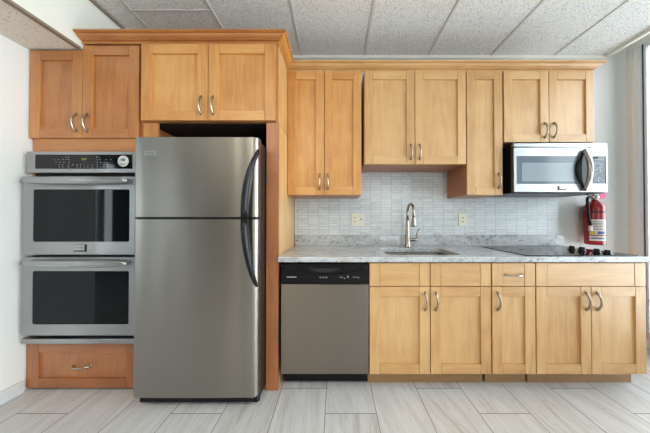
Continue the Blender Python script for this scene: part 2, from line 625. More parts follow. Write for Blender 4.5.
wn_.box(-208.5, -205.5, -224, -150, 22, 24, M['frame_white']).box(-208.5, -205.5, -224, -150, 96, 98, M['frame_white'])
win3 = struct(wn_.build('window_3'))
MB().box(-207.2, -207, -222, -152, 24, 96, M['pane']).build('pane', win3)

wn_ = MB()  # unseen window added to mirror a bright band in the refrigerator
for x in (-201, -191):
    wn_.box(x - 1, x + 1, -235, -232.5, 8, 98, M['frame_white'])
wn_.box(-200, -192, -235, -232.5, 8, 10, M['frame_white']).box(-200, -192, -235, -232.5, 96, 98, M['frame_white'])
win4 = struct(wn_.build('added_band_window'))
MB().box(-200, -192, -234, -233.8, 10, 96, M['pane']).build('pane', win4)

# balcony outside the right-hand window
struct(MB().box(115.2, 160, -220, 70, -6, -2, M['concrete']).build('balcony_floor'))
rl = thing('balcony_railing', (152, -60, -2), 'dark metal balcony railing outside the right-hand window', 'railing')
MB().box(150.8, 153, -215, 65, 37.6, 39.4, M['rail']).build('top_rail', rl)
MB().box(151.2, 152.6, -215, 65, 6, 8, M['rail']).build('bottom_rail', rl)
for y in (-200, -150, -100, -50, 0, 17.5, 50):
    MB().box(151.3, 152.5, y - 0.6, y + 0.6, -1.98, 37.55, M['rail']).build('post', rl)


# ------------------------------------------------------------------ cabinet parts
def shaker_door(name, parent, x0, x1, z0, z1, yf, wood, stile=2.75, rail=2.6, th=0.75):
    V, Hh = wood
    d = MB()
    d.box(x0, x0 + stile, yf, yf + th, z0, z1, V).box(x1 - stile, x1, yf, yf + th, z0, z1, V)
    d.box(x0 + stile + 0.06, x1 - stile - 0.06, yf + 0.012, yf + th, z1 - rail, z1, Hh).box(x0 + stile + 0.06, x1 - stile - 0.06, yf + 0.012, yf + th, z0, z0 + rail, Hh)
    d.box(x0 + stile - 0.1, x1 - stile + 0.1, yf + 0.45, yf + th - 0.02, z0 + rail - 0.1, z1 - rail + 0.1, V)
    return d.build(name, parent, bevel=0.05)


def slab_front(name, parent, x0, x1, z0, z1, yf, wood, stile=2.75, th=0.75):
    V, Hh = wood
    d = MB()
    d.box(x0, x0 + stile, yf, yf + th, z0, z1, V).box(x1 - stile, x1, yf, yf + th, z0, z1, V)
    d.box(x0 + stile + 0.08, x1 - stile - 0.08, yf + 0.05, yf + th, z0, z1, Hh)
    return d.build(name, parent, bevel=0.05)


def pull_mesh(length=4.7, out=1.2, r=0.25, axis='z'):
    pts, rad = [], []
    n = 15
    for i in range(n):
        q = i / (n - 1)
        a = (q - 0.5) * length
        o = -out * (1 - abs(2 * q - 1) ** 2.6)
        pts.append((0, o + 0.02, a) if axis == 'z' else (a, o + 0.02, 0))
        rad.append(r * (0.95 + 0.35 * abs(2 * q - 1) ** 3))
    m = MB()
    m.tube(pts, rad, M['chrome'], 10, flat=(1.25, 0.85), up=(1, 0, 0) if axis == 'z' else (0, 0, 1))
    for e in (-0.5, 0.5):
        c = (0, -0.16, e * length) if axis == 'z' else (e * length, -0.16, 0)
        m.lathe(c, [(0.34, 0), (0.34, 0.1), (0.26, 0.155)], M['chrome'], (0, 1, 0), 12)
    return m


_pulls = {}


def pull(parent, x, y, z, axis='z'):
    """bow pull, first one built then copied"""
    org = Vector((x, y, z))
    if axis not in _pulls:
        m = pull_mesh(axis=axis)
        m.v = [tuple(Vector(p) + org) for p in m.v]
        o = m.build('handle', parent, origin=org)
        _pulls[axis] = o
        o['label'] = 'satin nickel bow handle'
    else:
        o = _pulls[axis].copy()
        COL.objects.link(o)
        o.name = 'handle'
        o.parent = parent
        o.location = (org - ROOT[parent.name]) * S
    return o


def face_box(name, parent, x0, x1, y0, y1, z0, z1, wood, k=0, bevel=0.05):
    return MB().box(x0, x1, y0, y1, z0, z1, wood[k]).build(name, parent, bevel=bevel)


# ---- tall oven cabinet
oc = thing('oven_cabinet', (-67.9, -12, 0), 'tall amber maple cabinet on the far left, built around the double oven', 'cabinet')
d = MB()
V, Hh = AMBER
d.box(-83.4, -82.6, -23.8, -0.1, 0.5, 92.1, V).box(-53.2, -52.5, -23.8, -0.1, 0.5, 93.5, V)
d.box(-82.6, -53.2, -23.8, -0.1, 64.6, 92.1, Hh).box(-82.6, -53.2, -23.8, -0.1, 0.5, 13.0, Hh)
d.box(-82.6, -53.2, -0.8, -0.1, 13.0, 64.6, V)
d.box(-69.0, -52.5, -24.1, -0.1, 92.1, 94.6, Hh)
body = d.build('body', oc, bevel=0.04)
d = MB()
d.box(-82.5, -81.2, -24.1, -23.82, 63.9, 68.2, V).box(-81.2, -53.2, -24.1, -23.82, 63.9, 68.2, Hh)
d.build('face_frame', oc, bevel=0.03)
d1 = shaker_door('door', oc, -83.3, -69.0, 68.15, 92.1, -24.7, AMBER)
d2 = shaker_door('door', oc, -68.85, -53.6, 68.15, 93.35, -24.7, AMBER)
pull(d1, -70.4, -24.7, 72.2)
pull(d2, -67.4, -24.7, 72.2)
dr = shaker_door('drawer', oc, -83.3, -53.2, 0.7, 12.6, -24.7, RUSSET_SHADE, 3.2, 2.6)
pull(dr, -68.2, -24.7, 6.7, 'x')

# ---- refrigerator surround
fc = thing('refrigerator_cabinet', (-34, -12, 0), 'amber maple cabinet bridging over the refrigerator, with panels down both sides', 'cabinet')
d = MB()
d.box(-52.3, -15.7, -24.6, -0.1, 72.45, 93.6, AMBER[1])
d.build('body', fc, bevel=0.04)
MB().box(-51.4, -16.5, -23.7, -0.15, 72.3, 72.44, M['recess_shade']).build('recess_shade_panel', fc)['label'] = 'underside board with the recess shade put into its dark colour'  # added dark sheet standing for shade in the recess
d = MB().box(-52.3, -51.5, -23.8, -0.1, 0.1, 72.28, V).box(-52.3, -48.5, -24.6, -23.82, 0.1, 72.28, V)
d.build('side_panel', fc, bevel=0.05)
d = MB().box(-16.45, -15.65, -23.8, -0.1, 0.1, 72.28, HONEY[0]).box(-18.87, -15.55, -24.75, -23.82, 0.1, 72.28, RUSSET_SHADE[0])
d.build('side_panel', fc, bevel=0.05)
MB().box(-15.69, -15.62, -24.4, -0.12, 72.35, 93.55, HONEY[0]).build('end_panel', fc)
d1 = shaker_door('door', fc, -52.4, -34.45, 72.6, 93.3, -25.4, GOLD, 2.9)
d2 = shaker_door('door', fc, -34.3, -16.3, 72.6, 93.3, -25.4, GOLD, 2.9)
pull(d1, -36.2, -25.4, 76.6)
pull(d2, -32.9, -25.4, 76.6)


# ---- wall cabinets
def wall_cabinet(x0, x1, z0, label, doors, handles, wood=HONEY, depth=12.45, gap=0.0):
    root = thing('wall_cabinet', ((x0 + x1) / 2, -6, z0), label, 'cabinet')
    d = MB().box(x0 + 0.05, x1 - 0.05, -depth, -0.1, z0, 93.6, RUSSET_SHADE[0])  # carcass darkened so its sides and door gaps carry shade
    d.build('body', root, bevel=0.04)
    for a, b_ in doors:
        dd = shaker_door('door', root, a, b_, z0 + 0.05, 93.66, -13.3, wood, 2.6, 2.55)
        for hx, hz in handles:
            if a < hx < b_:
                pull(dd, hx, -13.3, hz)
    return root


wall_cabinet(-15.6, 8.25, 53.75, 'tall two-door honey maple wall cabinet beside the refrigerator, above the dishwasher',
             [(-15.5, -3.85), (-3.65, 8.15)], [(-5.2, 58.0), (-2.5, 58.0)], GOLD)
wall_cabinet(8.95, 41.95, 63.65, 'short wide two-door honey maple wall cabinet over the sink',
             [(9.2, 25.3), (25.5, 41.75)], [(24.05, 67.6), (26.85, 67.6)])
wall_cabinet(42.0, 53.7, 53.75, 'narrow single-door honey maple wall cabinet left of the microwave',
             [(42.1, 53.5)], [(52.1, 58.4)])
wall_cabinet(53.85, 83.2, 70.75, 'two-door honey maple wall cabinet right above the microwave',
             [(54.1, 68.4), (68.6, 83.1)], [(67.0, 74.6), (70.0, 74.6)])

# ---- crown molding in one run
prof = [(0.0, 93.72), (0.22, 93.72), (0.22, 94.42), (0.8, 94.46), (0.82, 94.6), (1.0, 94.66), (1.4, 94.82), (1.72, 95.1), (1.8, 95.38),
        (2.2, 95.4), (2.2, 95.52), (2.45, 95.56), (2.45, 95.95), (0.0, 95.95)]
path = [(-69.0, -24.6, 0, 1), (-15.6, -24.6, 1, 1), (-15.6, -12.8, 1, 1), (83.0, -12.8, 1, 1), (83.0, -0.15, 1, 0)]
c = MB()
n = len(prof)
vs = [(px + o * nx, py - o * ny, z) for px, py, nx, ny in path for o, z in prof]
fs = []
for j in range(len(path) - 1):
    for i in range(n):
        k = (i + 1) % n
        c.add([vs[j * n + i], vs[j * n + k], vs[(j + 1) * n + k], vs[(j + 1) * n + i]], [(0, 1, 2, 3)],
              (AMBER if j == 0 else GOLD if j == 1 else HONEY)[1], board=0.3 + 0.1 * j)
c.add(vs[:n], [tuple(range(n))], AMBER[1])
c.add(vs[-n:], [tuple(range(n))], HONEY[1])
tag(c.build('crown_molding', origin=(0, -12, 93.6)), 'stepped maple crown molding running along the tops of all the wall cabinets', 'molding')


# ---- base cabinets
def base_cabinet(x0, x1, label, tx0, tx1, hollow=False):
    name = 'base_cabinet'
    root = thing(name, ((x0 + x1) / 2, -12, 0), label, 'cabinet')
    b_ = MB()  # darker body wood stands for shade in the door gaps
    if hollow:
        b_.box(x0 + 0.04, x0 + 0.8, -24.0, -0.1, 4.4, 34.4, RUSSET_SHADE[0]).box(x1 - 0.8, x1 - 0.04, -24.0, -0.1, 4.4, 34.4, RUSSET_SHADE[0])
        b_.box(x0 + 0.8, x1 - 0.8, -24.0, -23.2, 4.4, 34.4, RUSSET_SHADE[0]).box(x0 + 0.8, x1 - 0.8, -0.8, -0.1, 4.4, 34.4, RUSSET_SHADE[0])
        b_.box(x0 + 0.8, x1 - 0.8, -23.2, -0.8, 4.4, 5.2, RUSSET_SHADE[1])
    else:
        b_.box(x0 + 0.04, x1 - 0.04, -24.0, -0.1, 4.4, 34.4, RUSSET_SHADE[0])
    b_.build('body', root, bevel=0.04)
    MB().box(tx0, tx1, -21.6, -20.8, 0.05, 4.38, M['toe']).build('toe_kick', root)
    return root


yb = -24.75
r = base_cabinet(8.95, 41.85, 'two-door honey maple base cabinet under the sink', 8.9, 41.2, True)
for a, b_ in ((9.05, 25.25), (25.5, 41.7)):
    slab_front('false_drawer_front', r, a, b_, 28.05, 34.2, yb, HONEY)
d1 = shaker_door('door', r, 9.05, 25.25, 4.45, 27.85, yb, HONEY)
d2 = shaker_door('door', r, 25.5, 41.7, 4.45, 27.85, yb, HONEY)
pull(d1, 24.0, yb, 24.0)
pull(d2, 26.9, yb, 24.0)
r = base_cabinet(41.95, 53.8, 'narrow honey maple base cabinet with one drawer over one door, between sink and cooktop', 42.1, 53.4)
dr = slab_front('drawer', r, 42.1, 53.65, 28.05, 34.2, yb, HONEY)
pull(dr, 47.9, yb, 31.1, 'x')
dd = shaker_door('door', r, 42.1, 53.65, 4.45, 27.85, yb, HONEY)
pull(dd, 43.5, yb, 24.0)
r = base_cabinet(53.9, 83.6, 'two-door honey maple base cabinet under the cooktop at the right end', 54.0, 83.3)
slab_front('false_drawer_front', r, 54.0, 83.5, 28.05, 34.2, yb, HONEY, 2.9)
d1 = shaker_door('door', r, 54.0, 68.65, 4.45, 27.85, yb, HONEY)
d2 = shaker_door('door', r, 68.85, 83.5, 4.45, 27.85, yb, HONEY)
pull(d1, 67.3, yb, 24.0)
pull(d2, 70.2, yb, 24.0)

# ------------------------------------------------------------------ countertop with sink cut-out
SX0, SX1, SY0, SY1, SR = 14.7, 35.8, -22.1, -7.4, 2.4


def rrect(x0, x1, y0, y1, r, n=6):
    pts = []
    for cx, cy, a0 in ((x1 - r, y1 - r, 0), (x0 + r, y1 - r, 90), (x0 + r, y0 + r, 180), (x1 - r, y0 + r, 270)):
        for i in range(n + 1):
            a = math.radians(a0 + 90 * i / n)
            pts.append((cx + r * math.cos(a), cy + r * math.sin(a)))
    return pts


def slab_with_hole(outer, hole, z0, z1):
    bm = bmesh.new()
    def loop(pts):
        vs_ = [bm.verts.new((x, y, z1)) for x, y in pts]
        return [bm.edges.new((vs_[i], vs_[(i + 1) % len(vs_)])) for i in range(len(vs_))]
    es = loop(outer) + loop(hole)
    res = bmesh.ops.triangle_fill(bm, use_beauty=True, edges=es)
    fs_ = [f for f in res['geom'] if isinstance(f, bmesh.types.BMFace)]
    ex = bmesh.ops.extrude_face_region(bm, geom=fs_)
    for v_ in [q for q in ex['geom'] if isinstance(q, bmesh.types.BMVert)]:
        v_.co.z = z0
    bm.verts.index_update()
    out = ([tuple(v_.co) for v_ in bm.verts], [tuple(v_.index for v_ in f.verts) for f in bm.faces])
    bm.free()
    return out


ct = MB()
vs, fs = slab_with_hole([(-15.5, -25.5), (84.3, -25.5), (84.3, -0.05), (-15.5, -0.05)], rrect(SX0, SX1, SY0, SY1, SR), 34.6, 36.0)
ct.add(vs, fs, M['granite'])
cto = tag(ct.build('countertop', bevel=0.12, origin=(34, -12, 34.75)), 'long pale granite countertop with dark flecks, cut out for the sink', 'countertop')
MB().box(-15.4, 85.6, -0.8, -0.05, 36.02, 40.0, M['granite']).build('backsplash', cto, bevel=0.08)

struct(MB().box(-15.55, 83.7, -0.3, 0.0, 40.02, 72, M['mosaic']).build('tile_backsplash'))

# ---- sink: undermount basin
sk = thing('sink', (24.6, -14.7, 26), 'undermount stainless steel sink basin set in the granite countertop', 'sink')
d = MB()
rings = []
for inset, z, rr_ in ((-0.9, 34.53, 2.6), (-0.15, 34.53, 2.2), (0.0, 34.4, 2.2), (0.35, 28.2, 2.4), (1.4, 27.2, 2.4), (6.5, 26.9, 0.4)):
    rings.append([(x, y, z) for x, y in rrect(SX0 + inset, SX1 - inset, SY0 + inset, SY1 - inset, rr_)])
vs = [p for rg in rings for p in rg]
m = len(rings[0])
fs = [(j * m + i, j * m + (i + 1) % m, (j + 1) * m + (i + 1) % m, (j + 1) * m + i) for j in range(len(rings) - 1) for i in range(m)]
fs.append(tuple(range((len(rings) - 1) * m, len(rings) * m)))
d.add(vs, fs, M['sink'], True)
bas = d.build('basin', sk)
sd = bas.modifiers.new('thick', 'SOLIDIFY')
sd.thickness = -0.06 * S
MB().lathe((24.6, -14.7, 26.95), [(1.7, 0), (1.7, 0.12), (1.3, 0.16), (1.1, 0.06)], M['chrome']).build('drain', sk)

# ---- faucet
fa = thing('faucet', (25.8, -4.0, 36), 'tall brushed nickel gooseneck kitchen faucet behind the sink', 'faucet')
d = MB()
d.lathe((25.8, -4.0, 36.02), [(1.15, 0), (1.15, 0.25), (0.95, 0.6), (0.86, 2.0), (0.74, 5.5), (0.56, 9.0), (0.47, 10.2)], M['faucet'], seg=20)
d.build('body', fa)
pts = [(25.8, -4.0, 46.1)]
for i in range(13):
    a = math.pi * i / 12 * 1.06
    pts.append((25.8, -4.0 - 3.4 * (1 - math.cos(a)), 47.9 + 3.4 * math.sin(a)))
pts.append((25.8 + 0.05, pts[-1][1] + 0.1, pts[-1][2] - 0.6))
MB().tube(pts, 0.44, M['faucet'], 14, up=(1, 0, 0)).build('spout', fa)
tx, ty, tz = pts[-1]
d = MB().lathe((tx, ty + 0.25, tz - 3.0), [(0.9, 0), (0.95, 0.15), (0.85, 0.9), (0.62, 2.0), (0.52, 2.9), (0.5, 3.15)], M['faucet'], (0, -0.08, 1), 16)
d.lathe((tx, ty + 0.25, tz - 3.12), [(0.8, 0), (0.85, 0.13)], M['black'], (0, -0.08, 1), 16)
d.build('spray_head', fa)
d = MB().lathe((26.4, -4.0, 38.6), [(0.6, 0), (0.6, 2.0), (0.5, 2.2), (0.55, 2.6)], M['faucet'], (1, 0, 0), 14)
d.tube([(28.7, -4.0, 38.6), (29.0, -4.1, 39.3), (29.1, -4.2, 40.8), (29.5, -4.4, 42.0), (30.1, -4.6, 42.6)], [0.36, 0.3, 0.24, 0.22, 0.26], M['faucet'], 10, up=(0, 1, 0))
d.build('lever', fa)

# ------------------------------------------------------------------ dishwasher
dw = thing('dishwasher', (-3, -12, 0), 'stainless steel dishwasher with a black control panel under the counter', 'dishwasher')
MB().box(-14.8, 8.75, -23.6, -1, 4.4, 34.3, M['black']).build('body', dw)
d = MB().box(-14.75, 8.7, -25.1, -23.62, 4.7, 28.55, M['steel_dw'])
d.build('door', dw, bevel=0.12)
d = MB()
pl = [(-14.75, 28.6), (8.7, 28.6), (8.7, 34.15), (-14.75, 34.15)]
d.box(-14.75, 8.7, -25.1, -23.62, 28.65, 34.05, M['black'])
arcp = arc(21, lambda q: (-14.4 + 22.8 * q, -25.16, 33.2 - 1.9 * (1 - (2 * q - 1) ** 2)))
d.tube(arcp, 0.16, M['black_gloss'], 8, up=(0, 1, 0))
d.box(-7.6, 1.6, -25.25, -25.05, 33.0, 33.75, M['black_gloss'])
for x in (-4.4, -3.6, -2.8):
    d.box(x, x + 0.45, -25.14, -25.08, 30.35, 30.6, M['mark'])
for x, z in ((1.0, 30.4), (1.5, 30.4), (2.1, 30.1), (3.0, 30.7), (3.0, 30.4), (4.6, 30.45), (5.3, 30.45), (5.9, 30.3)):
    d.box(x, x + 0.35, -25.14, -25.08, z, z + 0.22, M['mark'])
cp = d.build('control_panel', dw)
MB().prism([(-7.3, 32.95), (1.3, 32.95), (0.2, 32.3), (-1.5, 31.85), (-4.5, 31.85), (-6.2, 32.3)], 'y', -25.16, -25.0, M['seal_dark']).build('pocket_handle', cp)
MB().box(-13.2, -10.6, -25.15, -25.08, 30.45, 30.7, M['mark']).build('badge', cp)
MB().box(-14.7, 8.65, -22.4, -21.4, 1.0, 4.6, M['black']).build('kick_plate', dw)
for x in (-13.6, 7.4):
    MB().lathe((x, -19.5, 0.02), [(0.6, 0), (0.6, 0.4), (0.25, 0.45), (0.25, 4.35)], M['black'], seg=12).build('foot', dw)

# ------------------------------------------------------------------ refrigerator
fr = thing('refrigerator', (-34, -14, 0), 'stainless steel top-freezer refrigerator with black curved handles', 'refrigerator')
MB().box(-48.3, -19.15, -28.2, -2, 1.2, 65.7, M['fridge_side']).build('body', fr, bevel=0.15)


def door_plan(x0, x1, yb_, yf):
    pts = [(x0, yb_), (x0, yf + 0.6)]
    for i in range(7):
        a = math.radians(180 + 90 * i / 6)
        pts.append((x0 + 0.6 + 0.6 * math.cos(a), yf + 0.6 + 0.6 * math.sin(a) + 0.12))
    for i in range(1, 16):
        q = i / 16
        x = x0 + 0.6 + (x1 - x0 - 2.0) * q
        pts.append((x, yf + 0.12 - 0.28 * math.sin(math.pi * (0.1 + 0.9 * q)) * 0.6))
    for i in range(9):
        a = math.radians(270 + 90 * i / 8)
        pts.append((x1 - 1.4 + 1.4 * math.cos(a), yf + 1.4 + 1.4 * math.sin(a)))
    pts.append((x1, yb_))
    return pts


FX0, FX1 = -49.2, -19.0
plan = door_plan(FX0, FX1, -28.5, -31.1)


def fridge_door(name, z0, z1):
    d = MB()
    d.prism(plan, 'z', z0, z1, M['steel'], smooth=True)
    o = d.build(name, fr, bevel=0.14)
    return o


fz = fridge_door('freezer_door', 46.65, 66.05)
fd = fridge_door('refrigerator_door', 3.1, 46.05)
fd_gasket = MB().box(-48.95, -19.3, -30.2, -28.3, 46.07, 46.63, M['seal_dark'])
fd_gasket.build('door_gasket', fr)


top = [(-18.75, 62.8), (-19.0, 61.5), (-19.6, 59.6), (-20.25, 57.2), (-20.8, 54.5), (-21.2, 51.4), (-21.4, 48.6), (-21.45, 46.55)]
bot = [(-21.45, 46.15), (-21.4, 44.0), (-21.15, 41.4), (-20.75, 38.6), (-20.2, 35.6), (-19.7, 33.0), (-19.3, 31.2), (-19.1, 30.0)]


def fridge_handle(parent, pts, outs, rads):
    m_ = MB()
    P = [(x, -31.15 - o, z) for (x, z), o in zip(pts, outs)]
    m_.tube(P, rads, M['char'], 12, flat=(1.0, 1.0), up=(0, 1, 0))
    o = m_.build('handle', parent)
    o['label'] = 'black curved handle'
    return o


oo = [0.2, 0.9, 1.5, 2.0, 2.2, 2.2, 2.1, 1.9]
rr_ = [0.3, 0.5, 0.62, 0.7, 0.76, 0.8, 0.8, 0.8]
fridge_handle(fz, top, oo, rr_)
fridge_handle(fd, bot, oo[::-1], rr_[::-1])
d = MB().box(-46.4, -43.7, -31.28, -30.9, 61.5, 62.7, M['steel_oven'])
for i in range(7):
    d.box(-46.1 + 0.31 * i, -45.95 + 0.31 * i, -31.31, -31.27, 61.9, 62.3, M['greyprint'])
d.build('badge', fz, bevel=0.06)
MB().tube([(-22.9, -31.24, 13.2), (-22.75, -31.24, 12.6), (-22.72, -31.24, 10.5), (-22.68, -31.24, 8.2)], [0.07, 0.06, 0.04, 0.02], M['greyprint'], 6).build('scratch', fd)
MB().box(-47.9, -20.6, -30.3, -28.4, 1.45, 3.05, M['black']).build('kick_grille', fr)
for x in (-46.8, -20.2):
    MB().lathe((x, -27.8, 0.02), [(0.8, 0), (0.8, 0.8), (0.35, 0.9), (0.35, 1.3)], M['black'], seg=14).build('foot', fr)
MB().box(-20.4, -19.2, -30.6, -28.3, 1.6, 3.05, M['black']).build('hinge', fr, bevel=0.1)

# ------------------------------------------------------------------ double oven
ov = thing('double_oven', (-67.4, -14, 13), 'stainless steel double wall oven stacked in the tall cabinet on the left', 'oven')
MB().box(-81.0, -54.4, -24.0, -2, 13.2, 63.7, M['seal_dark']).box(-82.0, -52.7, -24.19, -24.13, 13.5, 63.9, M['seal_dark']).build('body', ov)
d = MB()
d.box(-82.1, -52.6, -26.0, -24.15, 58.35, 64.05, M['steel_oven'])
cp = d.build('control_panel', ov, bevel=0.15)
d = MB().box(-79.7, -54.0, -26.06, -25.9, 59.45, 63.2, M['black_gloss'])
GX = lambda px: -79.7 + (px - 35) / 5.91 * (1 / 3.78) - 0.0
GZ = lambda py: 63.2 - (py - 58) / 5.91 * (1 / 3.78)
for y, xs in ((72, (215, 228)), (86, (145, 170, 195, 215, 230)), (103, (155, 178, 203, 232)), (118, (175, 195, 228, 255, 280, 300, 320, 345, 370)),
              (131, (175, 195, 228, 280, 300, 325, 345, 370)), (73, (398, 412)), (87, (400, 415, 450, 480)), (103, (400, 420, 440, 458)),
              (118, (400, 440, 460)), (131, (400, 418, 440, 460))):
    for x in xs:
        d.box(GX(x), GX(x) + 0.3, -26.085, -26.05, GZ(y) - 0.1, GZ(y) + 0.02, M['mark'])
gp = d.build('touch_glass', cp)
MB().box(-67.4, -66.1, -26.09, -26.05, 61.9, 62.2, M['display']).build('display', gp)
d = MB().lathe((-56.4, -26.05, 61.45), [(1.48, 0), (1.48, 0.03)], M['white_label'], (0, -1, 0), 28)
d.lathe((-56.4, -26.08, 61.85), [(0.7, 0), (0.7, 0.02)], plain('teal_print', lin(96, 150, 150), 0.5), (0, -1, 0), 20, squash=0.6)
d.box(-57.3, -55.5, -26.11, -26.07, 60.85, 60.95, M['greyprint']).box(-57.1, -55.7, -26.11, -26.07, 60.55, 60.65, M['greyprint'])
d.build('round_sticker', gp)


def oven_door(z0, z1, gz0, gz1, hz, badge):
    d = MB()
    x0, x1, y0, y1 = -82.15, -52.6, -26.6, -24.2
    gx0, gx1 = -79.4, -54.2
    d.box(x0, gx0, y0, y1, z0, z1, M['steel_oven']).box(gx1, x1, y0, y1, z0, z1, M['steel_oven'])
    d.box(gx0, gx1, y0, y1, gz1, z1, M['steel_oven']).box(gx0, gx1, y0, y1, z0, gz0, M['steel_oven'])
    vs, fs = [], []
    o = MB()
    bm_v, bm_f = slab_with_hole([(x0, z0), (x1, z0), (x1, z1), (x0, z1)], rrect(gx0, gx1, gz0, gz1, 0.5), -y1, -y0)
    o.add([(a, -c_, b_) for a, b_, c_ in bm_v], bm_f, M['steel_oven'])
    dr_ = o.build('door', ov, bevel=0.12)
    MB().box(gx0 - 0.05, gx1 + 0.05, y0 + 0.12, y0 + 0.5, gz0 - 0.05, gz1 + 0.05, M['oven_glass']).build('window', dr_)
    d = MB()
    pts = arc(21, lambda q: (-80.7 + 27.2 * q, y0 - 1.25 - 0.75 * (1 - (2 * q - 1) ** 2), hz))
    rad = [0.4 + 0.5 * (1 - abs(2 * i / 20 - 1) ** 4) for i in range(21)]
    d.tube(pts, rad, M['steel_oven'], 12, up=(0, 0, 1), flat=(0.7, 1.1))
    for x in (-80.7, -53.9):
        d.box(x - 0.35, x + 0.35, y0 - 1.3, y0 + 0.02, hz - 0.4, hz + 0.4, M['steel_oven'])
    d.build('handle', dr_)
    if badge:
        d = MB().box(-68.6, -65.3, y0 - 0.1, y0 + 0.02, 37.6, 39.4, M['char'])
        d.box(-68.5, -65.7, y0 - 0.16, y0 - 0.08, 37.95, 39.3, M['steel_bright'])
        for i in range(8):
            d.box(-68.3 + 0.31 * i, -68.12 + 0.31 * i, y0 - 0.18, y0 - 0.15, 38.45, 38.85, M['greyprint'])
        d.build('badge', dr_)


oven_door(36.75, 57.3, 40.2, 53.9, 56.0, True)
oven_door(15.7, 36.15, 18.6, 32.5, 34.7, False)
MB().box(-82.5, -52.9, -26.4, -24.15, 13.4, 14.75, M['steel_oven']).build('vent_trim', ov, bevel=0.2)

# ------------------------------------------------------------------ microwave
mw = thing('microwave', (69.4, -8, 54.2), 'stainless over-the-range microwave hung under the right-hand wall cabinet', 'microwave')
MB().box(54.9, 83.9, -14.2, -0.4, 54.45, 69.6, M['char']).build('body', mw, bevel=0.05)
MB().box(54.1, 84.0, -14.4, -0.4, 54.15, 54.44, M['black']).build('underside', mw)
d = MB().box(54.85, 84.0, -15.5, -14.22, 68.6, 69.75, M['steel_bright'])
d.build('vent_strip', mw, bevel=0.15)
o = MB()
bv, bf = slab_with_hole([(54.85, 54.5), (78.15, 54.5), (78.15, 68.38), (54.85, 68.38)], rrect(55.7, 77.7, 57.0, 65.7, 0.15), 14.22, 15.5)
o.add([(a, -c_, b_) for a, b_, c_ in bv], bf, M['steel_bright'])
md = o.build('door', mw, bevel=0.1)
g = MB().box(55.65, 77.75, -15.42, -15.1, 56.95, 65.75, M['mw_glass'])
g.box(57.3, 73.6, -15.46, -15.4, 57.8, 63.6, M['mw_screen'])
g.build('window', md)
# dark crescent grip behind the steel bow
def lens(o0, o1, n=16, z0=55.3, z1=67.3, xc=76.5):
    a = [(xc - o0 * math.sin(math.pi * i / n), z0 + (z1 - z0) * i / n) for i in range(n + 1)]
    return a + [(xc - o1 * math.sin(math.pi * i / n), z0 + (z1 - z0) * i / n) for i in range(n - 1, 0, -1)]


MB().prism(lens(2.7, 1.3), 'y', -16.0, -15.52, M['black']).prism(lens(0.75, -1.0), 'y', -15.7, -15.52, M['char']).build('grip', md)
pts = arc(19, lambda q: (76.4, -15.9 - 1.7 * math.sin(math.pi * q), 54.8 + 12.8 * q))
MB().tube(pts, [0.42 + 0.2 * math.sin(math.pi * i / 18) for i in range(19)], M['faucet'], 12, up=(1, 0, 0), flat=(1.0, 1.2)).build('handle', md)
d = MB().box(68.4, 71.0, -15.62, -15.48, 55.0, 56.35, M['char']).box(68.85, 71.05, -15.68, -15.6, 55.4, 56.4, M['steel_bright'])
for i in range(7):
    d.box(68.98 + 0.28 * i, 69.14 + 0.28 * i, -15.7, -15.67, 55.65, 56.0, M['greyprint'])
d.build('badge', md)
d = MB().box(78.25, 84.0, -15.5, -14.22, 54.5, 68.38, M['steel_bright'])
cp = d.build('control_panel', mw, bevel=0.1)
d = MB().box(79.3, 83.5, -15.56, -15.45, 57.0, 65.7, M['keypad'])
random.seed(3)
for j in range(20):
    for i in range(7):
        x = 79.5 + 0.5 * i
        z = 57.3 + 0.38 * j
        if random.random() < 0.62:
            d.box(x, x + 0.26, -15.585, -15.55, z, z + 0.15, M['mark'] if random.random() < 0.4 else M['seal_dark'])
d.box(79.5, 81.0, -15.58, -15.55, 64.9, 65.5, M['seal_dark'])
d.box(83.1, 83.45, -15.58, -15.55, 57.1, 65.6, M['seal_dark'])
d.build('keypad', cp)

mw.location.x += 0.55 * S

# ------------------------------------------------------------------ cooktop
ck = thing('cooktop', (67.6, -13.7, 36), 'black glass electric cooktop with four knobs set in the granite', 'cooktop')
gl_ = MB()
gl_.prism(rrect(52.2, 83.1, -23.9, -3.9, 0.5), 'z', 36.02, 36.22, M['black_gloss'])
go = gl_.build('glass_top', ck, bevel=0.05)
ring_mat = plain('burner_print', lin(78, 80, 82), 0.3)
for cx, cy, cr_ in ((58.8, -9.0, 3.2), (58.8, -18.6, 4.2), (68.6, -9.0, 4.2), (68.6, -18.6, 3.2)):
    d = MB()
    vs, fs = [], []
    for i in range(40):
        a = 2 * math.pi * i / 40
        vs += [(cx + cr_ * math.cos(a), cy + cr_ * math.sin(a), 36.235), (cx + (cr_ - 0.12) * math.cos(a), cy + (cr_ - 0.12) * math.sin(a), 36.235)]
    for i in range(40):
        j = (i + 1) % 40
        fs.append((2 * i, 2 * j, 2 * j + 1, 2 * i + 1))
    d.add(vs, fs, ring_mat)
    d.build('burner_ring', go)
kn0 = None
for x, y in ((75.8, -13.0), (75.8, -16.0), (75.8, -20.0), (75.9, -22.5)):
    if kn0 is None:
        m_ = MB().lathe((x, y, 36.24), [(0.98, 0), (0.98, 0.16), (0.8, 0.24), (0.76, 0.75), (0.68, 0.85)], M['black'], seg=22)
        m_.box(x - 0.18, x + 0.18, y - 0.72, y + 0.72, 36.9, 37.45, M['black'])
        kn0 = m_.build('knob', ck, origin=(x, y, 36.24), bevel=0.03)
        kn0['label'] = 'black control knob'
    else:
        k_ = kn0.copy()
        COL.objects.link(k_)
        k_.parent = ck
        k_.location = (Vector((x, y, 36.24)) - ROOT[ck.name]) * S

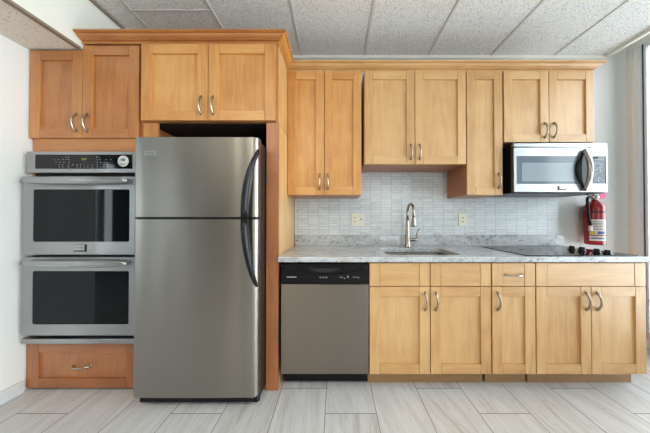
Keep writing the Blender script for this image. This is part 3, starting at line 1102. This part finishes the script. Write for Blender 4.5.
# ------------------------------------------------------------------ fire extinguisher on the back wall
ex = thing('fire_extinguisher', (93.9, -3.5, 36.8), 'red fire extinguisher hanging on the wall below the microwave, above the cooktop knobs', 'fire extinguisher')
C0 = (93.9, -3.5, 36.8)
R0 = 2.72
d = MB().lathe(C0, [(2.3, 0), (2.62, 0.15), (R0, 0.5), (R0, 13.4), (2.6, 14.1), (2.2, 14.8), (1.4, 15.4), (0.85, 15.7), (0.85, 16.2)], M['red'], seg=40)
d.build('cylinder', ex)


def wrap(m_, a0, a1, z0, z1, mat, r=R0 + 0.02, n=12):
    """patch hugging the cylinder; angle 0 faces the camera side (-y), positive to the right"""
    vs, fs = [], []
    for i in range(n + 1):
        a = math.radians(a0 + (a1 - a0) * i / n)
        for z in (z0, z1):
            vs.append((C0[0] + r * math.sin(a), C0[1] - r * math.cos(a), z))
    for i in range(n):
        fs.append((2 * i, 2 * i + 2, 2 * i + 3, 2 * i + 1))
    m_.add(vs, fs, mat, True)


m_ = MB()
wrap(m_, -75, 25, 40.5, 45.9, M['white_label'])
wrap(m_, -75, 25, 38.3, 40.1, M['white_label'])
wrap(m_, -72, -42, 40.7, 41.7, M['yellow'], R0 + 0.04)
wrap(m_, -35, 15, 40.7, 41.7, M['blue'], R0 + 0.04)
for k in range(6):
    wrap(m_, -68 + 3 * (k % 3), 15 - 8 * (k % 2), 42.2 + 0.55 * k, 42.42 + 0.55 * k, M['red'] if k % 3 == 0 else M['greyprint'], R0 + 0.04)
wrap(m_, -70, 20, 38.9, 39.3, M['blue'], R0 + 0.04)
wrap(m_, -66, 10, 39.5, 39.7, M['greyprint'], R0 + 0.04)
m_.build('label_wrap', ex)
m_ = MB()
wrap(m_, -180, 180, 48.3, 48.8, M['black'], R0 + 0.05, 40)
m_.box(93.6, 95.2, -0.75, -0.02, 40, 51, M['black'])
m_.build('wall_bracket', ex)
d = MB().lathe((93.9, -3.5, 53.02), [(0.95, 0), (0.95, 0.5), (0.75, 0.6), (0.75, 1.5), (0.5, 1.7)], M['chrome'], seg=18)
d.lathe((93.9, -4.2, 53.9), [(0.6, 0), (0.6, 0.5)], M['white_label'], (0, -1, 0), 16)
d.box(92.4, 93.9, -3.8, -3.2, 53.4, 54.1, M['chrome'])
d.build('valve', ex)
d = MB().tube([(94.2, -3.6, 54.6), (93.2, -4.0, 54.9), (91.6, -4.4, 55.0), (90.2, -4.6, 54.6)], [0.35, 0.35, 0.3, 0.25], M['chrome'], 8, flat=(1.5, 0.6))
d.tube([(94.2, -3.6, 54.2), (92.9, -4.0, 54.0), (91.3, -4.4, 53.7)], [0.3, 0.3, 0.25], M['chrome'], 8, flat=(1.5, 0.6))
d.build('squeeze_lever', ex)
d = MB().tube([(93.0, -3.6, 53.75), (91.8, -3.9, 54.2), (90.6, -4.3, 53.7), (90.2, -4.6, 52.0), (90.3, -4.7, 49), (90.5, -4.8, 46), (90.8, -5.0, 43.6)], 0.46, M['black'], 10, up=(1, 0, 0))
d.build('hose', ex)
MB().lathe((90.8, -5.0, 41.8), [(0.5, 0), (0.55, 0.3), (0.5, 1.9)], M['white_label'], seg=12).build('nozzle', ex)
d = MB().prism([(94.4, 53.0), (96.6, 53.4), (97.0, 55.3), (95.4, 55.6), (94.6, 55.0)], 'y', -4.6, -4.4, M['pink'])
d.tube([(94.0, -4.0, 54.3), (95.0, -4.5, 54.6)], 0.12, M['pink'], 6)
d.build('inspection_tag', ex)


# ------------------------------------------------------------------ outlets
def outlet(x0, x1, z0, z1, label, switch):
    cx, cz = (x0 + x1) / 2, (z0 + z1) / 2
    root = thing('wall_outlet', (cx, -0.4, cz), label, 'outlet')
    MB().box(x0, x1, -0.52, -0.32, z0, z1, M['plate']).build('cover_plate', root, bevel=0.1)
    cols = [cx - 1.15, cx + 1.15] if switch else [cx]
    for i, x in enumerate(cols):
        d = MB().box(x - 0.66, x + 0.66, -0.6, -0.5, cz - 1.3, cz + 1.3, M['plate'])
        if switch and i == 1:
            d.box(x - 0.2, x + 0.2, -0.95, -0.58, cz - 0.1, cz + 0.45, M['slot'])
        else:
            for dz in (-0.68, 0.68):
                for dx in (-0.26, 0.26):
                    d.box(x + dx - 0.09, x + dx + 0.09, -0.615, -0.595, cz + dz - 0.22, cz + dz + 0.27, M['slot'])
                d.box(x - 0.08, x + 0.08, -0.615, -0.595, cz + dz - 0.42, cz + dz - 0.28, M['slot'])
        d.build('switch' if switch and i == 1 else 'socket', root, bevel=0.03)
    return root


outlet(5.9, 10.6, 43.4, 48.2, 'almond double-gang outlet and switch plate on the tile left of the sink', True)
outlet(46.15, 49.3, 43.4, 48.1, 'almond single outlet plate on the tile right of the faucet', False)

# curtain in the far side room, mirrored in the oven glass
cu = MB()
pts = [(-203.2 + 0.9 * math.sin(i * 1.1), -194 + 20 * i / 40) for i in range(41)]
back = [(x - 0.25, y) for x, y in pts[::-1]]
cu.prism(pts + back, 'z', 3, 101, M['curtain'], smooth=True)
tag(cu.build('curtain', origin=(-203, -185, 3)), 'slate curtain beside the side-room window, mirrored in the oven glass', 'curtain')
